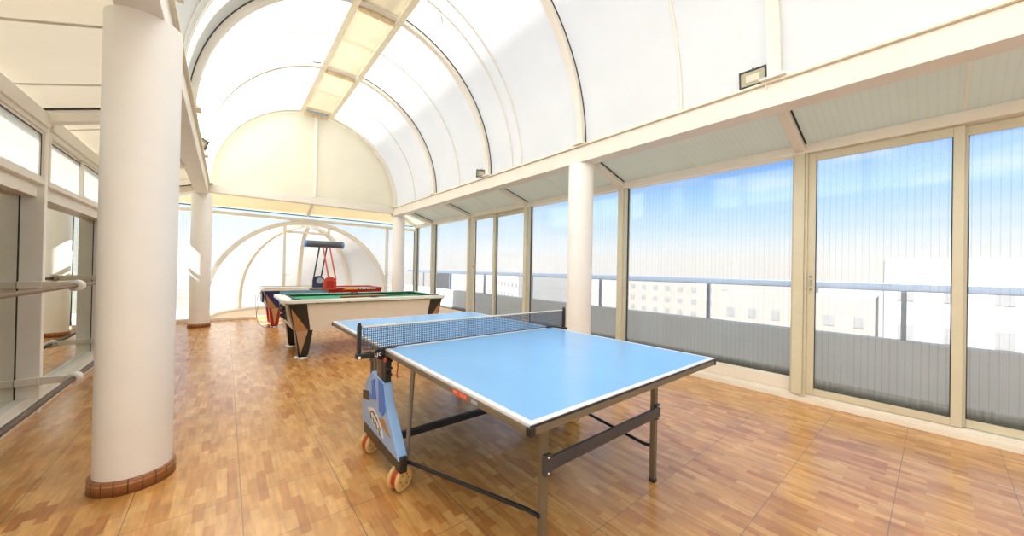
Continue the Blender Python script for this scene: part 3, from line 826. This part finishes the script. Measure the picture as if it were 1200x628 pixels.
for s in (-1, 1):
    for xa, xb in ((-.98, -.07), (.07, .98)):
        cu.prism([(s * .54, .775), (s * .49, .797), (s * .49, .808), (s * .54, .815)], 'x', xa, xb)
    cu.prism([(s * 1.06, .775), (s * 1.01, .797), (s * 1.01, .808), (s * 1.06, .815)], 'y', -.45, .45)
cu.build('cushion', FELTDARK, B)
for sx in (-1, 0, 1):
    for sy in (-1, 1):
        MB().lathe([(.058, .776), (.058, .818), (.072, .818), (.072, .776)], (sx * 1.035, sy * .52, 0), 18).build('pocket', BLACK, B)
TICK = paint('dark_tick', (.16, .12, .09), .5)
for s in (-1, 1):
    for k in (-4, -2, 2, 4): MB().box(k * .2 - .022, k * .2 + .022, s * .6655, s * .664, .768, .774).build('rail_mark', TICK, B)
for sx in (-1, 1):
    for sy in (-1, 1):
        # corner cap follows the tapering body
        def cp(x, z):   # x is distance from the end along the long side; body taper
            k = .08 * (.765 - z) / .38
            return sx * (bx - k + .003 - x), sy * (by - k * .5 + .004)
        q = MB()
        def front(poly, d0, d1):
            m = MB(); pa = [cp(*p) for p in poly]
            m.add([(a, b + sy * d0, p[1]) for (a, b), p in zip(pa, poly)] + [(a, b + sy * d1, p[1]) for (a, b), p in zip(pa, poly)],
                  [tuple(range(len(poly))), tuple(range(len(poly), 2 * len(poly)))] + [(i, (i + 1) % len(poly), len(poly) + (i + 1) % len(poly), len(poly) + i) for i in range(len(poly))])
            return m
        cap = front([(0, .762), (.215, .762), (.19, .387), (0, .387)], -.02, .004).build('corner_cap', BROWNBLK, B)
        front([(.02, .70), (.16, .388), (.008, .388)], .0042, .0062).build('inlay', WOODINLAY, cap)
        m = MB(); k0 = .08
        e = lambda d, w, z: (sx * (bx - .08 * (.765 - z) / .38 + d), sy * (by - .04 * (.765 - z) / .38 - w), z)
        m.hexa([e(-.02, 0, .387), e(.004, 0, .387), e(.004, .14, .387), e(-.02, .14, .387)], [e(-.02, 0, .762), e(.004, 0, .762), e(.004, .16, .762), e(-.02, .16, .762)])
        m.build('corner_cap', BROWNBLK, B)
        # tapered leg with inlay and chrome foot
        lx, ly = sx * .935, sy * .455
        t0, t1 = .105, .062
        L = MB().hexa([(lx - t1, ly - t1, .035), (lx + t1, ly - t1, .035), (lx + t1, ly + t1, .035), (lx - t1, ly + t1, .035)],
                      [(lx - t0, ly - t0, .386), (lx + t0, ly - t0, .386), (lx + t0, ly + t0, .386), (lx - t0, ly + t0, .386)]).build('leg', BROWNBLK, B)
        f = lambda u, z: ly + sy * (t1 + (t0 - t1) * (z - .035) / .351)
        tri = [(lx + sx * .098, .384), (lx - sx * .045, .384), (lx + sx * .035, .05)]
        MB().add([(u, f(u, z) + sy * .0003, z) for u, z in tri] + [(u, f(u, z) + sy * .003, z) for u, z in tri],
                 [(0, 1, 2), (3, 4, 5), (0, 1, 4, 3), (1, 2, 5, 4), (2, 0, 3, 5)]).build('inlay', WOODPALE, L)
        MB().lathe([(.10, 0), (.10, .012), (.06, .024), (.025, .036)], (lx, ly, 0), 28).build('foot', CHROME, L)
# end with the ball window and coin gear (left end)
MB().hexa([(-1.095, -.30, .45), (-1.065, -.30, .45), (-1.065, .30, .45), (-1.095, .30, .45)], [(-1.136, -.32, .745), (-1.10, -.32, .745), (-1.10, .32, .745), (-1.136, .32, .745)]).build('coin_panel', WHITELAM, B, .003)
for yy in (-.22, -.02, .18):
    sl = MB().hexa([(-1.110, yy - .06, .49), (-1.09, yy - .06, .49), (-1.09, yy + .06, .49), (-1.110, yy + .06, .49)], [(-1.136, yy - .06, .70), (-1.115, yy - .06, .70), (-1.115, yy + .06, .70), (-1.136, yy + .06, .70)]).build('ball_window', BLACK, B, .002)
    for z in (.53, .60, .67):
        MB().lathe([(.006, 0), (.022, -.01), (.022, -.03), (.012, -.036)], (-1.105 - .1 * (z - .49), yy, z), 12, 'x').build('knob', DARKPLATE, sl)
cue = thing('billiard_cue', 'billiard cue with a red butt lying on the green cloth', 'cue', (1.42, 6.02, .790))
MB().tube([(0, 0, 0), (.75, .10, 0)], [.014, .011], 12).build('butt', REDPAINT, cue)
MB().tube([(.75, .10, 0), (1.32, .176, 0)], [.011, .007], 12).build('shaft', paint('dark_cue_shaft', (.10, .06, .03), .35), cue)

# ------------------------------------------------------------------ air hockey table
A = thing('air_hockey_table', 'navy and red air hockey table with overhead scorer lamp behind the billiard table', 'air hockey table', (1.775, 9.06, 0))
ax_, ay_ = 1.17, .46
def hx(x0, x1, z0, z1, k0, k1):
    return ([(x0, -ay_ + k0, z0), (x1, -ay_ + k0, z0), (x1, ay_ - k0, z0), (x0, ay_ - k0, z0)], [(x0, -ay_ + k1, z1), (x1, -ay_ + k1, z1), (x1, ay_ - k1, z1), (x0, ay_ - k1, z1)])
m = MB(); m.hexa([(-1.10, -ay_ + .03, .40), (-.90, -ay_ + .02, .40), (-.90, ay_ - .02, .40), (-1.10, ay_ - .03, .40)], [(-ax_, -ay_, .75), (-.90, -ay_, .75), (-.90, ay_, .75), (-ax_, ay_, .75)])
m.build('body', NAVY, A)
m = MB(); m.hexa(*hx(-.90, .0, .47, .75, .02, 0)); m.build('body', SKYLAM, A)
m = MB(); m.hexa([(0, -ay_ + .02, .47), (1.12, -ay_ + .02, .47), (1.12, ay_ - .02, .47), (0, ay_ - .02, .47)], [(0, -ay_, .75), (ax_, -ay_, .75), (ax_, ay_, .75), (0, ay_, .75)]); m.build('body', REDLAM, A)
MB().box(-1.12, 1.12, -.42, .42, .751, .762).build('playfield', WHITELAM, A)
def rail_half(xa, xb, mat):
    q = MB()
    for s in (-1, 1): q.box(xa, xb, s * .42, s * .475, .751, .795)
    xe = xa if abs(xa) > abs(xb) else xb
    q.box(xe, xe - (.06 if xe > 0 else -.06), -.42, .42, .751, .795)
    q.build('rail', mat, A, .004)
rail_half(-1.185, .1, CREAMLAM); rail_half(.1, 1.185, REDLAM)
q = MB()
for s in (-1, 1): q.box(-1.17, .1, s * .425, s * .465, .795, .803)
q.build('rail_top', NAVYSTEEL, A)
pk = MB().box(-.42, .05, -.478, -.4752, .752, .790).build('score_window', WHITELAM, A, .001)
MB().box(-.37, .0, -.4805, -.4782, .758, .784).build('display', BLACK, pk)
MB().prism([(.30, .752), (.36, .778), (.48, .788), (.62, .776), (.66, .752)], 'y', -.4785, -.4755).build('graphic', YELLOW, A)
g = MB().box(.66, 1.03, -.4785, -.4755, .754, .790).build('graphic', WHITELAM, A)
for k in range(6): MB().box(.69 + k * .055, .72 + k * .055, -.4805, -.4787, .758 + .006 * (k % 2), .782).build('printed_mark', DARKPLATE, g)
# corners and legs at the visible left end and the right end
for sx, lm, inl in ((-1, REDLAM, WOODPALE), (1, REDLAM, WOODPALE)):
    for sy in (-1, 1):
        lx, ly = sx * .975, sy * .345
        t0, t1 = .105, .065
        L = MB().hexa([(lx - t1, ly - t1, .03), (lx + t1, ly - t1, .03), (lx + t1, ly + t1, .03), (lx - t1, ly + t1, .03)],
                      [(lx - t0, ly - t0, .40 if sx < 0 else .47), (lx + t0, ly - t0, .40 if sx < 0 else .47), (lx + t0, ly + t0, .40 if sx < 0 else .47), (lx - t0, ly + t0, .40 if sx < 0 else .47)]).build('leg', lm, A)
        zt = .398; f = lambda z: ly + sy * (t1 + (t0 - t1) * (z - .03) / (.37 if sx < 0 else .44))
        tri = [(lx - .06, zt), (lx + .06, zt), (lx, .05)]
        MB().add([(u, f(z) + sy * .0003, z) for u, z in tri] + [(u, f(z) + sy * .003, z) for u, z in tri],
                 [(0, 1, 2), (3, 4, 5), (0, 1, 4, 3), (1, 2, 5, 4), (2, 0, 3, 5)]).build('inlay', inl, L)
        MB().lathe([(.07, 0), (.07, .010), (.04, .02), (.02, .032)], (lx, ly, 0), 24).build('foot', CHROME, L)
    if sx < 0:
        for sy in (-1, 1):
            tri = [(-1.135, .69), (-1.095, .405), (-.95, .405)]
            g = lambda z: sy * (ay_ - .03 * (.75 - z) / .35)
            MB().add([(u, g(z) + sy * .0005, z) for u, z in tri] + [(u, g(z) + sy * .010, z) for u, z in tri],
                     [(0, 1, 2), (3, 4, 5), (0, 1, 4, 3), (1, 2, 5, 4), (2, 0, 3, 5)]).build('inlay', WOODINLAY, A)
# end plate with puck return at the left end
e = MB().box(-1.182, -1.150, -.22, .22, .50, .72).build('puck_return', BLACK, A, .004)
# scorer: two domed shields, four slanting rods, tube lamp
def shield(yc, mat, x=0.02):
    m = MB(); p = [(-.13, .0)] + [(-.13 * cos(pi * i / 14), .17 + .12 * sin(pi * i / 14)) for i in range(15)] + [(.13, .0)]
    m.prism([(a + x, .755 + b) for a, b in p], 'y', yc - .03, yc + .03)
    return m.build('shield', mat, A, .006)
S1 = shield(-.508, REDPAINT, .02); S2 = shield(.40, NAVYSTEEL, -.04)
MB().prism([(-.055, .79), (-.055, .93), (-.03, .955), (.06, .955), (.095, .93), (.095, .79)], 'y', -.5445, -.5385).build('shield_panel', REDLAM, S1)
MB().lathe([(.07, 0), (.07, -.01)], (-.02, .36, .93), 20, 'y').build('shield_disc', paint('grey_disc', (.35, .38, .42), .5), S2)
for dx in (-.03, .11): MB().tube([(dx + .03, -.508, .98), (dx - .01, -.03, 1.73)], .017, 10).build('rod', REDPAINT, A)
for dx in (-.145, .01): MB().tube([(dx, .40, .98), (dx + .045, .03, 1.73)], .017, 10).build('rod', NAVYSTEEL, A)
LM = MB().lathe([(.05, -.415), (.075, -.40), (.078, -.375), (.078, .375), (.075, .40), (.05, .415)], (-.005, 0, 1.785), 28, 'x').build('lamp', LAMPBODY, A)
for s in (-1, 1): MB().lathe([(.060, s * .417), (.079, s * .407), (.081, s * .365), (.079, s * .363)], (-.005, 0, 1.785), 28, 'x').build('end_cap', LAMPBLUE, LM)
cab = MB(); 
cab.tube([(-1.23, -.30, .70), (-1.27, -.32, .60), (-1.25, -.28, .45), (-1.28, -.33, .25), (-1.25, -.36, .10), (-1.15, -.38, .006), (-.95, -.45, .006)], .0035, 8)
cab.tube([(-1.21, -.10, .72), (-1.29, -.15, .66), (-1.28, -.20, .40), (-1.26, -.15, .20), (-1.20, -.1, .02)], .003, 8)
cab.tube([(-1.182, -.30, .71), (-1.23, -.30, .70)], .006, 8); cab.tube([(-1.182, -.10, .70), (-1.21, -.10, .72)], .003, 8)
cab.build('power_cable', BLACK, A)

# ------------------------------------------------------------------ floodlights on the beams
def floodlight(label, loc, rz, tilt, s=1.0):
    t = thing('floodlight', label, 'floodlight', loc, rz, 'floodlights on the vault beams')
    M = Matrix.Translation((0, 0, .090 * s)) @ Matrix.Rotation(tilt, 4, 'Y')
    def put(mb): mb.v = [tuple(M @ Vector(v)) for v in mb.v]; return mb
    hx_, hz = .10 * s, .070 * s
    m = MB(); m.hexa([(-.0, -hx_, -hz), (-.0, hx_, -hz), (-.0, hx_, hz), (-.0, -hx_, hz)], [(.05 * s, -hx_ * .7, -hz * .7), (.05 * s, hx_ * .7, -hz * .7), (.05 * s, hx_ * .7, hz * .7), (.05 * s, -hx_ * .7, hz * .7)])
    m.box(-.018 * s, .0, -hx_, hx_, hz - .012 * s, hz); m.box(-.018 * s, 0, -hx_, hx_, -hz, -hz + .012 * s)
    m.box(-.018 * s, 0, -hx_, -hx_ + .012 * s, -hz, hz); m.box(-.018 * s, 0, hx_ - .012 * s, hx_, -hz, hz)
    H = put(m).build('housing', BLACK, t, .002)
    put(MB().box(-.008 * s, -.003 * s, -hx_ + .012 * s, hx_ - .012 * s, -hz + .012 * s, hz - .012 * s)).build('glass', GLASSLAMP, H)
    put(MB().box(-.0095 * s, -.008 * s, -.05 * s, .05 * s, -.028 * s, .028 * s)).build('reflector', paint('pale_reflector', (.62, .58, .45), .3), H)
    put(MB().lathe([(.006 * s, hz), (.006 * s, hz + .016 * s)], (.01, 0, 0), 8)).build('clip', BLACK, H)
    b = MB()
    for q in (-1, 1): b.tube([(.012 * s, q * .082 * s, .0), (.012 * s, q * .082 * s, .08 * s)], .005 * s, 8)
    b.box(.0, .024 * s, -.09 * s, .09 * s, 0, .006 * s)
    b.build('bracket', BLACK, t)
    return t
floodlight('black floodlight on the right beam directly above the sliding glass door', (3.515, 1.03, 2.897), radians(3), radians(-8), 1.0)
floodlight('small black floodlight further down the right beam, past the near column', (3.49, 5.16, 2.897), radians(62), radians(-22), .95)
floodlight('black floodlight on the left beam, seen beside the gable arch', (-.29, 6.60, 2.897), radians(150), radians(-20), .9)
j = thing('junction_box', 'small pale junction box on the left beam next to the large near column', 'junction box', (-.305, 5.02, 2.897))
MB().box(-.03, .03, -.05, .05, 0, .10).build('box', SHADEMAT, j, .004)
MB().box(.03, .034, -.04, .04, .01, .09).build('lid', SHADEMAT, j, .002)
for yy in (.79,):
    t = thing('cable_clamp', 'tiny white cable clamps beside the near floodlight on the right beam', 'clamp', (3.50, .93, 2.897))
    m = MB(); m.box(-.02, .01, -.015, .015, 0, .028); m.build('clip', WHITE, t, .004)
    m = MB(); m.tube([(-.02, 0, .02), (-.025, -.005, -.02), (-.006, -.004, -.06)], .005, 8); m.build('tail', YELLOWED, t)

# ------------------------------------------------------------------ outside: terrace, parapet, railing, town
struct(MB().box(4.64, 6.20, Y0 - 2, 14.6, -.22, -.10).build('terrace_floor', TERRACE))
struct(MB().box(-2.6, 4.64, 10.36, 14.6, -.22, -.10).build('terrace_floor_end', TERRACE))
struct(MB().box(6.0, 6.18, Y0 - 2, 14.6, -.10, .545).build('wall_terrace', PARAPET))
struct(MB().box(-2.6, 6.0, 14.4, 14.6, -.10, .545).build('wall_terrace_end', PARAPET))
R_ = thing('terrace_railing', 'blue grey metal handrail on posts along the terrace parapet outside the windows', 'railing', (6.09, 0, .545))
MB().box(-.03, .03, Y0 - 2, 14.5, .57, .665).build('handrail', RAILM, R_, .01)
for i in range(9):
    y = -4.0 + i * 2.12
    MB().box(-.022, .022, y - .022, y + .022, 0, .60).build('post', RAILM, R_, .003)
G = thing('slatted_screen', 'low grey slatted screen outside the end window, beside the far left column', 'screen', (-.95, 11.3, -.10))
m = MB()
for i in range(26): m.box(-.40 + i * .04, -.40 + i * .04 + .022, -.01, .01, .10, .60)
m.build('slat', SHADEMAT, G)
m = MB(); m.box(-.42, .66, -.02, .02, .60, .64); m.box(-.42, .66, -.02, .02, .08, .11); m.box(-.42, -.38, -.02, .02, 0, .6); m.box(.62, .66, -.02, .02, 0, .6); m.build('screen_frame', SHADEMAT, G)
struct(MB().box(-400, 900, -500, 900, -15.2, -15).build('ground', GROUND))
def building(x, y, w, d, top, rz, mat, label, rows, cols):
    t = thing('town_building', label, 'building', (x, y, -15), rz, 'town buildings beyond the terrace')
    hgt = top + 15
    MB().box(-d / 2, d / 2, -w / 2, w / 2, 0, hgt).build('wall', mat, t)
    m = MB(); m.box(-d / 2, d / 2, -w / 2, w / 2, hgt, hgt + .5); m.build('roof_edge', mat, t)
    win = MB()
    for r in range(rows):
        for c in range(cols):
            yc = -w / 2 + w * (c + .5) / cols; zc = hgt - 2.2 - r * 3.0
            win.box(-d / 2 - .06, -d / 2 - .01, yc - w / cols * .18, yc + w / cols * .18, zc - .6, zc + .6)
    win.build('window', HWIN, t)
    return t
building(48, -3.6, 13.5, 14, 2.3, radians(4), HOUSE, 'broad white building outside, beyond the sliding door panes', 4, 6)
building(60, -24, 18, 14, 5.6, radians(2), HOUSE, 'tallest white building outside, at the right edge behind the last pane', 5, 5)
building(100, 40, 44, 16, -.6, radians(-6), HOUSE2, 'long low peach building outside, behind the wide fixed pane', 4, 12)
building(60, 12, 15, 12, -1.6, radians(3), HOUSE2, 'small low peach building outside, left part of the sliding door pane', 4, 6)
building(70, 78, 28, 16, -.4, radians(-20), HOUSE, 'low white building outside, behind the near round window column', 4, 9)
building(56, 120, 30, 16, -.3, radians(-40), HOUSE2, 'distant peach building seen through the far sliding door', 4, 9)

# ------------------------------------------------------------------ light: sky and sun
W = bpy.data.worlds.new('sky'); sc.world = W; W.use_nodes = True; nt = W.node_tree; nt.nodes.clear(); lk = nt.links
out = nt.nodes.new('ShaderNodeOutputWorld'); bg = nt.nodes.new('ShaderNodeBackground'); tc = nt.nodes.new('ShaderNodeTexCoord')
sp = nt.nodes.new('ShaderNodeSeparateXYZ'); lk.new(tc.outputs['Generated'], sp.inputs[0])
rp = nt.nodes.new('ShaderNodeValToRGB'); lk.new(sp.outputs[2], rp.inputs[0])
e = rp.color_ramp.elements
e[0].position = 0; e[0].color = (.66, .62, .575, 1); e[1].position = 1; e[1].color = (.50, .54, .60, 1)
for p, c in ((.035, (.66, .63, .59, 1)), (.065, (.60, .625, .64, 1)), (.11, (.44, .57, .66, 1)), (.18, (.26, .465, .67, 1)), (.25, (.11, .30, .66, 1)), (.42, (.075, .24, .62, 1)), (.6, (.47, .52, .59, 1))):
    x = e.new(p); x.color = c
no = nt.nodes.new('ShaderNodeTexNoise'); no.inputs['Scale'].default_value = 3; no.inputs['Detail'].default_value = 6
mp = nt.nodes.new('ShaderNodeMapping'); mp.inputs['Scale'].default_value = (1, 1, 5); lk.new(tc.outputs['Generated'], mp.inputs[0]); lk.new(mp.outputs[0], no.inputs['Vector'])
cr = nt.nodes.new('ShaderNodeMapRange'); lk.new(no.outputs[0], cr.inputs[0]); cr.inputs[1].default_value = .52; cr.inputs[2].default_value = .72; cr.inputs[3].default_value = 0; cr.inputs[4].default_value = .5
c1 = mixc(nt, cr.outputs[0], rp.outputs[0], (.64, .65, .67))
# the haze is whiter towards the far end of the hall
vm = nt.nodes.new('ShaderNodeVectorMath'); vm.operation = 'DOT_PRODUCT'; vm.inputs[1].default_value = (-.45, .89, 0); lk.new(tc.outputs['Generated'], vm.inputs[0])
hz = nt.nodes.new('ShaderNodeMapRange'); lk.new(vm.outputs['Value'], hz.inputs[0]); hz.inputs[1].default_value = -.1; hz.inputs[2].default_value = .95; hz.inputs[3].default_value = 0; hz.inputs[4].default_value = .35
c2 = mixc(nt, hz.outputs[0], c1, (.62, .65, .69))
lk.new(c2, bg.inputs[0]); bg.inputs[1].default_value = 1.12; lk.new(bg.outputs[0], out.inputs[0])

su = bpy.data.lights.new('sun', 'SUN'); su.energy = 11.5; su.angle = radians(1.0); su.color = (1.0, .985, .97)
so = bpy.data.objects.new('sun', su); COL.objects.link(so)
dirv = Vector((.69, .05, -.72)); so.rotation_euler = dirv.to_track_quat('-Z', 'Y').to_euler(); so.location = (-10, 5, 20)

# ------------------------------------------------------------------ camera
cd = bpy.data.cameras.new('camera'); cam = bpy.data.objects.new('camera', cd); COL.objects.link(cam); sc.camera = cam
cd.sensor_width = 36; cd.sensor_fit = 'HORIZONTAL'; cd.lens = 36 * 408.764 / 1200; cd.clip_start = .05; cd.clip_end = 3000
yaw, pitch, roll = .6873, .006, .0198
fwd = Vector((sin(yaw) * cos(pitch), cos(yaw) * cos(pitch), sin(pitch))); rt = Vector((cos(yaw), -sin(yaw), 0)); up = rt.cross(fwd)
r2 = rt * cos(roll) + up * sin(roll); u2 = up * cos(roll) - rt * sin(roll)
Mw = Matrix((( r2.x, u2.x, -fwd.x, 0), (r2.y, u2.y, -fwd.y, 0), (r2.z, u2.z, -fwd.z, 1.2729), (0, 0, 0, 1)))
cam.matrix_world = Mw

sc.view_settings.view_transform = 'Standard'; sc.view_settings.look = 'None'; sc.view_settings.gamma = 1; sc.view_settings.use_curve_mapping = False
sc.view_settings.exposure = 0.66
sc.cycles.max_bounces = 12; sc.cycles.diffuse_bounces = 6; sc.cycles.transparent_max_bounces = 16
sc.cycles.sample_clamp_indirect = 6; sc.cycles.use_denoising = True
sc.cycles.caustics_reflective = False; sc.cycles.caustics_refractive = False
